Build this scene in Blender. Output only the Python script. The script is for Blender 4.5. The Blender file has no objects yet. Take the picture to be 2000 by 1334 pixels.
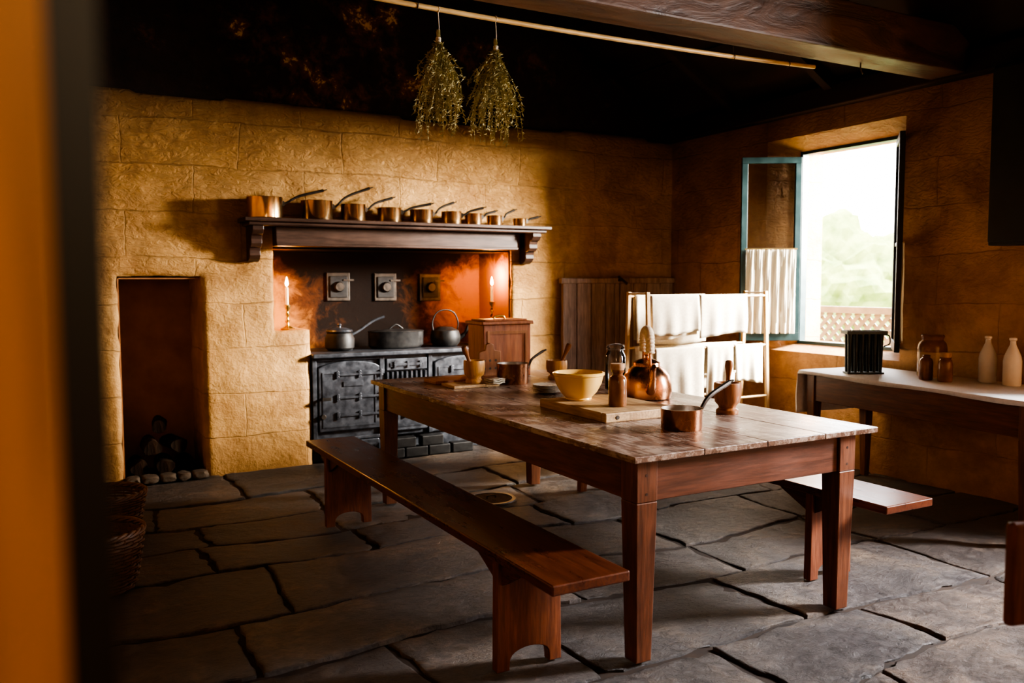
import bpy, bmesh, math, random
from mathutils import Vector, Matrix, noise
random.seed(7)
S=bpy.context.scene
COL=bpy.context.collection
pi=math.pi
# ------------------------------------------------------------------ materials
def nodes(name):
    m=bpy.data.materials.new(name);m.use_nodes=True
    nt=m.node_tree;nt.nodes.clear()
    o=nt.nodes.new('ShaderNodeOutputMaterial');b=nt.nodes.new('ShaderNodeBsdfPrincipled')
    nt.links.new(b.outputs[0],o.inputs[0])
    return m,nt,b,o
def N(nt,t,**k):
    n=nt.nodes.new(t)
    for a,v in k.items(): setattr(n,a,v)
    return n
def ramp(nt,src,stops):
    r=N(nt,'ShaderNodeValToRGB');el=r.color_ramp.elements
    while len(el)<len(stops): el.new(.5)
    for e,(p,c) in zip(el,stops):
        e.position=p;e.color=(c[0],c[1],c[2],1) if not isinstance(c,(int,float)) else (c,c,c,1)
    nt.links.new(src,r.inputs[0]);return r.outputs[0]
def noi(nt,vec,scale,detail=6,rough=.6,dist=0):
    n=N(nt,'ShaderNodeTexNoise');n.inputs['Scale'].default_value=scale;n.inputs['Detail'].default_value=detail
    n.inputs['Roughness'].default_value=rough;n.inputs['Distortion'].default_value=dist
    nt.links.new(vec,n.inputs['Vector']);return n.outputs['Fac']
def mapping(nt,sc=(1,1,1),loc=(0,0,0)):
    t=N(nt,'ShaderNodeTexCoord');m=N(nt,'ShaderNodeMapping');m.inputs['Scale'].default_value=sc;m.inputs['Location'].default_value=loc
    nt.links.new(t.outputs['Object'],m.inputs['Vector']);return m.outputs[0]
def math_(nt,op,a,b=None,clamp=False):
    n=N(nt,'ShaderNodeMath',operation=op);n.use_clamp=clamp
    for i,x in enumerate((a,b)):
        if x is None: continue
        if isinstance(x,(int,float)): n.inputs[i].default_value=x
        else: nt.links.new(x,n.inputs[i])
    return n.outputs[0]
def mix(nt,f,a,b,mode='MIX'):
    n=N(nt,'ShaderNodeMix',data_type='RGBA',blend_type=mode)
    for s,x in ((n.inputs[0],f),(n.inputs[6],a),(n.inputs[7],b)):
        if isinstance(x,(int,float)): s.default_value=x
        elif isinstance(x,tuple): s.default_value=(x[0],x[1],x[2],1)
        else: nt.links.new(x,s)
    return n.outputs[2]
def bump(nt,b,h,strength=.5,dist=.01):
    n=N(nt,'ShaderNodeBump');n.inputs['Strength'].default_value=strength;n.inputs['Distance'].default_value=dist
    nt.links.new(h,n.inputs['Height']);nt.links.new(n.outputs[0],b.inputs['Normal'])
def pm(name,c1,c2,sc=(1,1,1),ns=5,detail=6,rough=(.4,.6),metal=0,bs=.3,bd=.004,dist=0,spec=.5):
    m,nt,b,o=nodes(name);v=mapping(nt,sc)
    f=noi(nt,v,ns,detail,.6,dist)
    nt.links.new(ramp(nt,f,[(.3,c1),(.7,c2)]),b.inputs['Base Color'])
    nt.links.new(ramp(nt,f,[(.3,rough[0]),(.7,rough[1])]),b.inputs['Roughness'])
    b.inputs['Metallic'].default_value=metal
    b.inputs['Specular IOR Level'].default_value=spec
    if bs: bump(nt,b,f,bs,bd)
    return m
def wood(name,c1,c2,axis='y',rough=(.35,.55),ns=14,bs=.35,worn=None,spec=.5):
    sc={'x':(.09,1,1),'y':(1,.09,1),'z':(1,1,.09)}[axis]
    m,nt,b,o=nodes(name);v=mapping(nt,sc);v2=mapping(nt)
    f=noi(nt,v,ns*2.2,8,.65,.6);g=noi(nt,v2,2.5,6,.65)
    s=math_(nt,'ADD',math_(nt,'MULTIPLY',f,.65),math_(nt,'MULTIPLY',g,.35))
    col=ramp(nt,s,[(.36,c1),(.62,c2)])
    fine=noi(nt,v,ns*9,3,.5)
    col=mix(nt,.55,col,ramp(nt,fine,[(.35,.45),(.6,1.)]),'MULTIPLY')
    if worn:
        w=noi(nt,v2,worn[1],8,.75,.3);w2=noi(nt,v,60,5,.7);w3=noi(nt,v2,2.2,3)
        wm=ramp(nt,math_(nt,'ADD',math_(nt,'ADD',math_(nt,'MULTIPLY',w,.35),math_(nt,'MULTIPLY',w2,.35)),math_(nt,'MULTIPLY',w3,.3)),[(worn[2],0.),(worn[2]+.06,1.)])
        col=mix(nt,math_(nt,'MULTIPLY',wm,.6),col,worn[0])
    nt.links.new(col,b.inputs['Base Color'])
    nt.links.new(ramp(nt,math_(nt,'ADD',math_(nt,'MULTIPLY',g,.6),math_(nt,'MULTIPLY',f,.4)),[(.35,rough[0]),(.65,rough[1])]),b.inputs['Roughness'])
    b.inputs['Specular IOR Level'].default_value=spec
    bump(nt,b,f,bs,.003)
    return m
def wallmat(name,ca,cb,cd,bs=.9):
    m,nt,b,o=nodes(name)
    t=N(nt,'ShaderNodeTexCoord');sp=N(nt,'ShaderNodeSeparateXYZ');nt.links.new(t.outputs['Object'],sp.inputs[0])
    cb_=N(nt,'ShaderNodeCombineXYZ')
    nt.links.new(math_(nt,'ADD',sp.outputs[0],sp.outputs[1]),cb_.inputs[0]);nt.links.new(sp.outputs[2],cb_.inputs[1])
    def layer(nscale,amt,src):
        n0=N(nt,'ShaderNodeTexNoise');n0.inputs['Scale'].default_value=nscale;nt.links.new(t.outputs['Object'],n0.inputs['Vector'])
        vm=N(nt,'ShaderNodeVectorMath',operation='SCALE');nt.links.new(n0.outputs['Color'],vm.inputs[0]);vm.inputs['Scale'].default_value=amt
        va=N(nt,'ShaderNodeVectorMath',operation='ADD');nt.links.new(src,va.inputs[0]);nt.links.new(vm.outputs[0],va.inputs[1]);return va.outputs[0]
    vv=layer(18,.018,layer(1.7,.09,cb_.outputs[0]))
    br=N(nt,'ShaderNodeTexBrick');br.offset=.41;br.squash=1
    br.inputs['Scale'].default_value=1;br.inputs['Brick Width'].default_value=.78;br.inputs['Row Height'].default_value=.325
    br.inputs['Mortar Size'].default_value=.006;br.inputs['Mortar Smooth'].default_value=.6
    br.inputs['Color1'].default_value=(.3,.3,.3,1);br.inputs['Color2'].default_value=(.7,.7,.7,1);br.inputs['Mortar'].default_value=(.5,.5,.5,1)
    nt.links.new(vv,br.inputs['Vector'])
    jm=ramp(nt,noi(nt,t.outputs['Object'],2.3,4),[(.40,.2),(.60,1.)])
    joint=math_(nt,'MULTIPLY',br.outputs['Fac'],jm)
    ch=noi(nt,mapping(nt,(1,1,2.0)),10,6,.62,2.0)
    big=noi(nt,t.outputs['Object'],1.3,5,.6)
    mid=noi(nt,t.outputs['Object'],6,7,.7)
    zm=ramp(nt,math_(nt,'ADD',math_(nt,'MULTIPLY',sp.outputs[2],.36),math_(nt,'MULTIPLY',big,.25)),[(.50,.12),(.88,1.)])
    h=math_(nt,'ADD',math_(nt,'MULTIPLY',math_(nt,'MULTIPLY',ch,1.0),zm),math_(nt,'MULTIPLY',mid,.7))
    h=math_(nt,'SUBTRACT',h,math_(nt,'MULTIPLY',joint,.44))
    h=math_(nt,'ADD',h,math_(nt,'MULTIPLY',br.outputs['Color'],.4))
    col=ramp(nt,big,[(.35,ca),(.65,cb)])
    col=mix(nt,.5,col,ramp(nt,mid,[(.35,.50),(.6,1.)]),'MULTIPLY')
    col=mix(nt,.45,col,ramp(nt,br.outputs['Color'],[(.3,.68),(.7,1.)]),'MULTIPLY')
    dirt=ramp(nt,noi(nt,t.outputs['Object'],2.6,10,.75,.5),[(.46,0.),(.66,.95)])
    col=mix(nt,dirt,col,cd)
    col=mix(nt,math_(nt,'MULTIPLY',joint,.4),col,cd)
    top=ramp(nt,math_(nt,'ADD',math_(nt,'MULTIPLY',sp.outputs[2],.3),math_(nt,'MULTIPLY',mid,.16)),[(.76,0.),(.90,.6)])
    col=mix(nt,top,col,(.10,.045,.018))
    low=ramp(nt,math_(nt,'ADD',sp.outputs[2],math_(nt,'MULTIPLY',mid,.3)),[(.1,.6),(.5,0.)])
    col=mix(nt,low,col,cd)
    nt.links.new(col,b.inputs['Base Color']);b.inputs['Roughness'].default_value=.68
    b.inputs['Specular IOR Level'].default_value=.35
    bump(nt,b,h,bs,.036)
    return m
def simple(name,c,rough=.5,metal=0,emis=None,es=1):
    m,nt,b,o=nodes(name);b.inputs['Base Color'].default_value=(*c,1);b.inputs['Roughness'].default_value=rough;b.inputs['Metallic'].default_value=metal
    if emis: b.inputs['Emission Color'].default_value=(*emis,1);b.inputs['Emission Strength'].default_value=es
    return m
M={}
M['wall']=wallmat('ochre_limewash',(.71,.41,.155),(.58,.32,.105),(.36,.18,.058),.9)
M['wallr']=wallmat('ochre_limewash_shaded',(.58,.32,.15),(.44,.23,.10),(.26,.12,.055),.7)  # darker copy of the limewash, shade put into its colour
M['niche']=pm('niche_plaster_painted_shade',(.26,.11,.045),(.42,.20,.08),ns=4,detail=8,rough=(.8,.9),bs=.6,bd=.02)  # shade of the recess painted into the plaster colour
def soot():
    m,nt,b,o=nodes('sooty_masonry');v=mapping(nt)
    a=noi(nt,v,2.2,3,.5);c=noi(nt,v,9,8,.75,.3)
    s=math_(nt,'ADD',math_(nt,'MULTIPLY',a,.5),math_(nt,'MULTIPLY',c,.5))
    base=ramp(nt,c,[(.35,(.010,.006,.004)),(.7,(.038,.015,.009))])
    sp=N(nt,'ShaderNodeSeparateXYZ');nt.links.new(v,sp.inputs[0])
    zone=ramp(nt,math_(nt,'ABSOLUTE',math_(nt,'SUBTRACT',sp.outputs[0],1.95)),[(.6,0.),(1.0,.12)])
    zz=ramp(nt,math_(nt,'ABSOLUTE',math_(nt,'SUBTRACT',math_(nt,'MULTIPLY',sp.outputs[2],.5),1.56)),[(.06,0.),(.3,.12)])
    s=math_(nt,'SUBTRACT',math_(nt,'SUBTRACT',s,zone),zz)
    pk=ramp(nt,s,[(.54,0.),(.56,1.)]);pk2=ramp(nt,s,[(.45,0.),(.53,1.)])
    col=mix(nt,pk2,base,(.12,.038,.017));col=mix(nt,pk,col,(.62,.39,.16))
    nt.links.new(col,b.inputs['Base Color']);b.inputs['Roughness'].default_value=.85;bump(nt,b,c,.5,.02)
    return m
M['soot']=soot()
def hearth():
    m,nt,b,o=nodes('sooty_hearth');v=mapping(nt);sp=N(nt,'ShaderNodeSeparateXYZ');nt.links.new(v,sp.inputs[0])
    c=noi(nt,v,6,8,.7,.5);c2=noi(nt,v,1.7,3)
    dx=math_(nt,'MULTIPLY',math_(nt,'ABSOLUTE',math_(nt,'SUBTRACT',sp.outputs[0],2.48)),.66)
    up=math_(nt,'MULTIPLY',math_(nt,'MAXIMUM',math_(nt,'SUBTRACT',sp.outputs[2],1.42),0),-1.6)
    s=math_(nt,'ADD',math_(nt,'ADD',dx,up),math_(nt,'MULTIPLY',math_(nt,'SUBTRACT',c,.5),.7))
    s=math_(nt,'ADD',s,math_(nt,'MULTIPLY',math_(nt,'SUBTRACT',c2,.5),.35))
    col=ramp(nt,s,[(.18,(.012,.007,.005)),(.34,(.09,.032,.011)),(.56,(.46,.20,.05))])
    nt.links.new(col,b.inputs['Base Color']);b.inputs['Roughness'].default_value=.85;b.inputs['Specular IOR Level'].default_value=.15;bump(nt,b,c,.4,.015)
    return m
M['hearth']=hearth()
def flag():
    m,nt,b,o=nodes('worn_flagstone');v=mapping(nt)
    at=N(nt,'ShaderNodeAttribute');at.attribute_name='stone'
    a=noi(nt,v,2.6,9,.68,.5);f=noi(nt,mapping(nt,(1,1.4,1)),16,10,.75,.6);c=noi(nt,v,80,5,.7)
    col=ramp(nt,a,[(.3,(.050,.044,.044)),(.5,(.110,.093,.084)),(.70,(.22,.165,.12))])
    col=mix(nt,1.,col,at.outputs['Color'],'MULTIPLY')
    col=mix(nt,.8,col,ramp(nt,f,[(.38,.38),(.60,1.2)]),'MULTIPLY')
    nt.links.new(col,b.inputs['Base Color'])
    nt.links.new(ramp(nt,math_(nt,'ADD',math_(nt,'MULTIPLY',a,.5),math_(nt,'MULTIPLY',f,.5)),[(.35,.27),(.65,.58)]),b.inputs['Roughness'])
    h=math_(nt,'ADD',math_(nt,'MULTIPLY',f,.8),math_(nt,'ADD',math_(nt,'MULTIPLY',a,1.3),math_(nt,'MULTIPLY',c,.18)))
    bump(nt,b,h,.95,.030)
    return m
M['flag']=flag()
M['dirt']=pm('dark_joint_dirt',(.018,.012,.009),(.05,.03,.018),ns=12,rough=(.85,.95))
M['beam']=pm('old_beam_timber',(.028,.014,.009),(.13,.06,.03),(.35,1,1),7,10,rough=(.45,.7),bs=.9,bd=.02,dist=1.0)
M['ceil']=pm('dark_roof_boards',(.012,.007,.005),(.042,.020,.013),(1,.2,1),6,rough=(.7,.85),spec=.3)
M['tabletop']=wood('worn_table_top',(.105,.060,.042),(.25,.145,.098),'y',(.20,.40),10,.6,worn=((.55,.46,.38),16.,.49),spec=.75)
M['table']=wood('red_brown_table_wood',(.088,.028,.014),(.20,.068,.029),'y',(.33,.5),10,.4)
M['tablez']=wood('red_brown_leg_wood',(.10,.034,.016),(.235,.084,.035),'z',(.33,.5),10,.5)
M['tablex']=wood('red_brown_apron_wood',(.078,.027,.014),(.18,.060,.027),'x',(.33,.5),10,.4)
M['bench']=wood('polished_bench_wood',(.075,.021,.011),(.17,.050,.020),'y',(.22,.38),12,.3,spec=.6)
M['benchz']=wood('bench_leg_wood',(.14,.044,.021),(.29,.096,.04),'z',(.4,.55),12,.6)
M['dark']=wood('dark_mantel_wood',(.034,.017,.012),(.10,.05,.032),'x',(.32,.5),10,.4)
M['plank']=wood('grey_brown_planks',(.30,.20,.15),(.58,.41,.31),'z',(.5,.7),9,.5)
M['pale']=wood('pale_pine',(.42,.25,.11),(.62,.41,.2),'z',(.5,.6),10,.3)
M['palex']=wood('pale_pine_rail',(.42,.25,.11),(.62,.41,.2),'x',(.5,.6),10,.3)
M['board']=wood('chopping_board_wood',(.38,.22,.10),(.60,.40,.20),'y',(.45,.6),11,.4)
M['boardz']=wood('turned_mortar_wood',(.48,.22,.06),(.68,.37,.12),'z',(.3,.42),9,.2)
M['brownz']=wood('dark_turned_wood',(.22,.08,.027),(.40,.17,.065),'z',(.28,.4),9,.2)
M['boxw']=wood('russet_box_wood',(.24,.075,.034),(.44,.17,.07),'z',(.35,.5),9,.3)
M['jamb']=wood('orange_painted_frame',(.46,.17,.045),(.58,.24,.065),'z',(.4,.5),6,.2)
M['jambd']=simple('dark_brown_frame_edge',(.018,.011,.007),.5)
M['copper']=pm('polished_copper',(.85,.48,.22),(.99,.70,.38),ns=7,rough=(.13,.26),metal=1,bs=.04)
M['copperd']=pm('aged_copper',(.42,.19,.10),(.72,.38,.21),ns=9,rough=(.18,.36),metal=1,bs=.06)
M['brass']=pm('aged_brass',(.60,.38,.12),(.8,.56,.22),ns=10,rough=(.25,.4),metal=1,bs=.05)
M['tin']=pm('tinned_lining',(.32,.28,.24),(.5,.45,.4),ns=9,rough=(.35,.5),metal=1,bs=.05)
M['iron']=pm('black_cast_iron',(.040,.043,.052),(.115,.122,.14),ns=18,rough=(.28,.48),metal=.6,bs=.3,bd=.003)
M['ironk']=pm('sooty_iron',(.012,.011,.011),(.035,.032,.03),ns=18,rough=(.45,.6),metal=.4,bs=.3,bd=.003)
M['ironp']=pm('worn_iron_handle',(.04,.035,.03),(.1,.08,.065),ns=18,rough=(.4,.55),metal=.7,bs=.2)
M['mould']=pm('dark_tin',(.02,.028,.030),(.06,.075,.075),ns=12,rough=(.35,.5),metal=.6,bs=.15)
M['linen']=pm('white_linen',(.56,.48,.36),(.70,.63,.51),ns=60,rough=(.85,.9),bs=.15,bd=.002)
M['cloth']=pm('white_tablecloth',(.74,.73,.72),(.86,.85,.84),ns=50,rough=(.6,.7),bs=.15,bd=.002)
M['yellow']=pm('cane_yellow_glaze',(.74,.46,.12),(.84,.56,.20),ns=5,rough=(.18,.25),bs=.02)
M['white']=pm('cream_stoneware',(.72,.68,.60),(.84,.81,.74),ns=6,rough=(.2,.3),bs=.02)
M['stonew']=pm('brown_stoneware',(.15,.06,.026),(.30,.14,.06),ns=9,rough=(.15,.3),bs=.1)
M['stonew2']=pm('tan_stoneware',(.38,.25,.12),(.54,.38,.19),ns=7,rough=(.2,.35),bs=.05)
M['cork']=pm('cork',(.36,.2,.1),(.5,.32,.18),ns=60,rough=(.8,.9))
M['rope']=pm('pale_cord',(.62,.50,.34),(.82,.72,.55),(1,1,1),90,rough=(.8,.9),bs=.6,bd=.003)
M['plate']=pm('patterned_cream_plate',(.6,.55,.45),(.5,.42,.33),ns=30,rough=(.2,.3),bs=0)
M['teal']=pm('teal_painted_frame',(.010,.032,.036),(.018,.052,.056),ns=12,rough=(.35,.5),bs=.1)
M['darkpaint']=pm('dark_green_frame',(.008,.010,.010),(.016,.019,.019),ns=12,rough=(.4,.55),bs=.1)
M['bark']=pm('split_firewood',(.012,.008,.005),(.05,.026,.014),(1,1,.3),14,rough=(.85,.95),bs=.9,bd=.02,spec=.12)
M['rock']=pm('rough_kerb_stone',(.06,.045,.033),(.14,.10,.07),ns=9,rough=(.8,.9),bs=.8,bd=.02,spec=.2)
M['wick']=pm('brown_wicker',(.08,.036,.016),(.20,.09,.04),ns=25,rough=(.5,.65),bs=.3)
M['cane']=wood('split_cane_rod',(.46,.28,.10),(.70,.47,.20),'x',(.4,.5),12,.2)
M['herb']=pm('dried_herb',(.23,.20,.08),(.58,.50,.25),ns=14,rough=(.7,.8),bs=0)
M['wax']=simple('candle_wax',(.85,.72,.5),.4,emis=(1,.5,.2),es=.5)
M['flame']=simple('candle_flame',(1,.7,.3),.5,emis=(1,.58,.2),es=70)
M['lattice']=pm('weathered_lattice',(.16,.15,.12),(.25,.23,.19),ns=9,rough=(.7,.8),bs=.1)
M['grass']=pm('garden_ground',(.22,.28,.09),(.36,.40,.16),ns=3,rough=(.9,.95),bs=.2)
M['leaf']=pm('garden_foliage',(.16,.22,.05),(.40,.44,.17),ns=3,rough=(.7,.8),bs=.6,bd=.05)
def glassm(name,tint=(1,1,1),fac=.12):
    m,nt,b,o=nodes(name);nt.nodes.remove(b)
    t=N(nt,'ShaderNodeBsdfTransparent');t.inputs[0].default_value=(*tint,1)
    g=N(nt,'ShaderNodeBsdfGlossy');g.inputs['Roughness'].default_value=.03
    fr=N(nt,'ShaderNodeFresnel');fr.inputs[0].default_value=1.45
    ad=math_(nt,'ADD',fr.outputs[0],fac,True)
    mx=N(nt,'ShaderNodeMixShader');nt.links.new(ad,mx.inputs[0]);nt.links.new(t.outputs[0],mx.inputs[1]);nt.links.new(g.outputs[0],mx.inputs[2])
    nt.links.new(mx.outputs[0],o.inputs[0]);return m
M['glass']=glassm('window_glass',(.92,.95,.94),.02);M['jar']=glassm('jar_glass',(.97,.99,.98),.04)
def clothmat():
    m,nt,b,o=nodes('sheer_curtain_cotton')
    b.inputs['Base Color'].default_value=(.8,.74,.62,1);b.inputs['Roughness'].default_value=.9
    t=N(nt,'ShaderNodeBsdfTranslucent');t.inputs[0].default_value=(.85,.78,.62,1)
    mx=N(nt,'ShaderNodeMixShader');mx.inputs[0].default_value=.45
    nt.links.new(b.outputs[0],mx.inputs[1]);nt.links.new(t.outputs[0],mx.inputs[2]);nt.links.new(mx.outputs[0],o.inputs[0]);return m
M['curtain']=clothmat()
# ------------------------------------------------------------------ mesh helpers
def B(): return bmesh.new()
def box(bm,x0,x1,y0,y1,z0,z1,mt=None):
    vs=[bm.verts.new((x,y,z)) for z in (z0,z1) for y in (y0,y1) for x in (x0,x1)]
    if mt is not None:
        for v in vs: v.co=mt@v.co
    for f in ((0,2,3,1),(4,5,7,6),(0,1,5,4),(2,6,7,3),(0,4,6,2),(1,3,7,5)): bm.faces.new([vs[i] for i in f])
    return vs
def frust(bm,b0,b1,z0,z1):
    vs=[bm.verts.new((x,y,z)) for z,b in ((z0,b0),(z1,b1)) for y in b[2:] for x in b[:2]]
    for f in ((0,2,3,1),(4,5,7,6),(0,1,5,4),(2,6,7,3),(0,4,6,2),(1,3,7,5)): bm.faces.new([vs[i] for i in f])
def prism(bm,pts,plane,a0,a1,mt=None):
    def P(p,a):
        c={'xz':(p[0],a,p[1]),'yz':(a,p[0],p[1]),'xy':(p[0],p[1],a)}[plane]
        return mt@Vector(c) if mt is not None else Vector(c)
    A=[bm.verts.new(P(p,a0)) for p in pts];C=[bm.verts.new(P(p,a1)) for p in pts]
    bm.faces.new(A);bm.faces.new(C[::-1]);n=len(pts)
    for i in range(n): bm.faces.new((A[i],C[i],C[(i+1)%n],A[(i+1)%n]))
def lathe(bm,prof,seg=32,mt=None,c=(0,0)):
    rings=[]
    for r,z in prof:
        if r<1e-5:
            v=bm.verts.new((c[0],c[1],z));rings.append([v])
        else: rings.append([bm.verts.new((c[0]+r*math.cos(2*pi*i/seg),c[1]+r*math.sin(2*pi*i/seg),z)) for i in range(seg)])
    if mt is not None:
        for R in rings:
            for v in R: v.co=mt@v.co
    for a,b in zip(rings,rings[1:]):
        for i in range(seg):
            j=(i+1)%seg
            if len(a)==1 and len(b)==1: continue
            if len(a)==1: bm.faces.new((a[0],b[i],b[j]))
            elif len(b)==1: bm.faces.new((a[i],a[j],b[0]))
            else: bm.faces.new((a[i],a[j],b[j],b[i]))
def tube(bm,pts,r,seg=8,closed=False):
    pts=[Vector(p) for p in pts];n=len(pts);rs=r if isinstance(r,(list,tuple)) else [r]*n
    T=[]
    for i in range(n):
        a=pts[i-1] if (i>0 or closed) else pts[i];b=pts[(i+1)%n] if (i<n-1 or closed) else pts[i]
        T.append((b-a).normalized())
    up=Vector((0,0,1)) if abs(T[0].z)<.9 else Vector((1,0,0))
    u=T[0].cross(up).normalized();rings=[]
    for i in range(n):
        u=(u-T[i]*u.dot(T[i]));u.normalize();w=T[i].cross(u)
        rings.append([bm.verts.new(pts[i]+(u*math.cos(2*pi*k/seg)+w*math.sin(2*pi*k/seg))*rs[i]) for k in range(seg)])
    m=n if closed else n-1
    for i in range(m):
        a=rings[i];b=rings[(i+1)%n]
        for k in range(seg): bm.faces.new((a[k],a[(k+1)%seg],b[(k+1)%seg],b[k]))
    if not closed: bm.faces.new(rings[0][::-1]);bm.faces.new(rings[-1])
def cyl(bm,p0,p1,r,seg=16): tube(bm,[p0,p1],r,seg)
def curve(p,n=12):
    P=[Vector(q) for q in p];P=[P[0]*2-P[1]]+P+[P[-1]*2-P[-2]];o=[]
    for i in range(1,len(P)-2):
        for k in range(n):
            t=k/n;a,b,c,d=P[i-1],P[i],P[i+1],P[i+2]
            o.append(.5*((2*b)+(c-a)*t+(2*a-5*b+4*c-d)*t*t+(3*b-a-3*c+d)*t**3))
    o.append(P[-2]);return o
def mk(name,bm,mat,parent=None,loc=None,rot=None,smooth=False,bevel=0,label=None,solid=0,recalc=True):
    if recalc: bmesh.ops.recalc_face_normals(bm,faces=bm.faces[:])
    me=bpy.data.meshes.new(name);bm.to_mesh(me);bm.free();me.materials.append(M[mat] if isinstance(mat,str) else mat)
    ob=bpy.data.objects.new(name,me);COL.objects.link(ob)
    if smooth:
        for p in me.polygons: p.use_smooth=True
        try: me.set_sharp_from_angle(angle=math.radians(40))
        except Exception: pass
    if loc: ob.location=loc
    if rot: ob.rotation_euler=rot
    if parent: ob.parent=parent
    if solid: md=ob.modifiers.new('s','SOLIDIFY');md.thickness=solid
    if bevel:
        md=ob.modifiers.new('b','BEVEL');md.width=bevel;md.segments=2;md.limit_method='ANGLE'
    if label: ob['label']=label
    return ob
def empty(name,loc=(0,0,0),rz=0):
    e=bpy.data.objects.new(name,None);e.empty_display_size=.1;COL.objects.link(e);e.location=loc;e.rotation_euler=(0,0,rz);return e
def reg(o,label,cat,group=None):
    o['label']=label;o['category']=cat
    if group: o['group']=group
    return o
def struct(o,label=None,cat=None):
    o['kind']='structure'
    if label:o['label']=label
    if cat:o['category']=cat
    return o
YB=6.44;XR=5.30;H=2.70;TZ=.78
# ------------------------------------------------------------------ floor
bm=B();lay=bm.loops.layers.float_color.new('stone')
y=-1.5
ys=[y]
while y<7.1: y+=random.uniform(.46,.80);ys.append(y)
def jit(x,y): return Vector((noise.noise(Vector((x*1.1,y*1.1,3.3)))*.10,noise.noise(Vector((x*.9,y*.9,7.7)))*.18,0))
def ticks(L,g):
    n=max(3,int((L-2*g)/.045));a=g;b=L-g
    mid=[a+.014+(b-a-.028)*i/n for i in range(n+1)]
    return [a,a+.005]+mid+[b-.005,b]
for a,b in zip(ys,ys[1:]):
    x=-1.4-random.uniform(0,.6)
    while x<5.5:
        L=random.uniform(.55,1.45);x1=x+L;g=.0035
        h0=random.uniform(-.010,0);tx=random.uniform(-.004,.004);ty=random.uniform(-.004,.004)
        k=random.uniform(.65,1.3);w=random.uniform(-.05,.11);c=(k*(1+w),k,k*(1-w),1)
        X=ticks(L,g);Y=ticks(b-a,g);nx=len(X)-1;ny=len(Y)-1
        G=[]
        for j,ty_ in enumerate(Y):
            row=[]
            for i,tx_ in enumerate(X):
                s=tx_/L;t=ty_/(b-a)
                px=x+tx_;py=a+ty_
                q=Vector((px,py,0))+jit(px,py)
                edge=min(min(i,nx-i),min(j,ny-j))
                e=noise.noise(Vector((px*8,py*8,.9)))+.5*noise.noise(Vector((px*23,py*23,.9)));e2=abs(noise.noise(Vector((px*10,py*10,k*9))))**1.6
                fl=1-min(1,edge/4)
                if min(i,nx-i)<4: q.x+=e*.014*fl+(1 if i<4 else -1)*e2*.06*fl
                if min(j,ny-j)<4: q.y+=e*.013*fl+(1 if j<4 else -1)*e2*.06*fl
                z=h0+tx*(s-.5)*2+ty*(t-.5)*2+noise.noise(Vector((px*4,py*4,1.5)))*.007+noise.noise(Vector((px*13,py*13,2.5)))*.003-.003
                if edge==0: z=-.03
                elif edge==1: z-=.003+e2*.010
                elif edge==2: z-=e2*.006
                q.z=min(z,.001)
                row.append(bm.verts.new(q))
            G.append(row)
        for j in range(ny):
            for i in range(nx):
                f=bm.faces.new((G[j][i],G[j][i+1],G[j+1][i+1],G[j+1][i]))
                f.smooth=0<i<nx-1 and 0<j<ny-1
                for l in f.loops: l[lay]=c
        x=x1
fl=mk('floor',bm,'flag');struct(fl,'worn grey sandstone flagstone floor','floor')
bm=B();box(bm,-1.4,5.9,-1.6,7.2,-.08,-.020);struct(mk('trim_9',bm,'dirt'),'dark earth bedding showing between the flagstones','floor joints')
# ------------------------------------------------------------------ walls
HD=7.04
def axis(a,b,st,edges):
    v=list(edges)+[a,b];x=a+st
    while x<b-.01:
        if min(abs(x-e) for e in edges)>.014: v.append(x)
        x+=st
    return sorted(set(v))
ex=[.46,1.01,1.52,1.79,3.33,3.55];ez=[1.035,1.445,1.675]
XS=axis(-.9,5.36,.04,ex);ZS=axis(-.04,H,.04,ez)
def isopen(x,z):
    if .46<x<1.01 and z<1.445: return True
    if 1.52<x<3.55 and z<1.675: return not((x<1.79 or x>3.33) and z<1.035)
    return False
nX=len(XS)-1;nZ=len(ZS)-1
inc=[[not isopen((XS[i]+XS[i+1])/2,(ZS[j]+ZS[j+1])/2) for j in range(nZ)] for i in range(nX)]
tops=[];xx=-.9
while xx<5.4:
    L=random.uniform(.45,.95);tops.append((xx,xx+L,random.uniform(-.012,.03)));xx+=L
bm=B();V={}
def gv(i,j):
    if (i,j) in V: return V[(i,j)]
    x,z=XS[i],ZS[j]
    nb=[inc[a][b] for a in (i-1,i) for b in (j-1,j) if 0<=a<nX and 0<=b<nZ]
    P=Vector((x,0,z));dy=.009+.010*noise.noise(P*1.8)+.008*noise.noise(P*6)
    jx=jz=0
    if not all(nb):
        jx=.010*noise.noise(P*9);jz=.010*noise.noise(P*9+Vector((5,5,5)));dy+=.006
    if j==nZ:
        for a,b,h in tops:
            if a<=x<b: jz=h
        dy+=.012
    elif j==nZ-1: jz*=.5
    V[(i,j)]=bm.verts.new((x+jx,YB+max(0,dy),z+jz));return V[(i,j)]
for i in range(nX):
    for j in range(nZ):
        if not inc[i][j]: continue
        a,b,c,d=gv(i,j),gv(i+1,j),gv(i+1,j+1),gv(i,j+1)
        bm.faces.new((a,b,c,d)).smooth=True
        for (di,dj),(p,q) in (((-1,0),(d,a)),((1,0),(b,c)),((0,-1),(a,b)),((0,1),(c,d))):
            ii,jj=i+di,j+dj
            if jj>=nZ: yb=6.6
            elif 0<=ii<nX and 0<=jj<nZ and not inc[ii][jj]: yb=7.1
            else: continue
            p2=bm.verts.new((p.co.x,yb,p.co.z));q2=bm.verts.new((q.co.x,yb,q.co.z))
            bm.faces.new((q,p,p2,q2))
box(bm,-.9,5.8,7.1,7.25,-.05,2.8)
wb=mk('wall_back',bm,'wall',recalc=False);struct(wb,'ochre limewashed sandstone block wall','wall')
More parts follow.
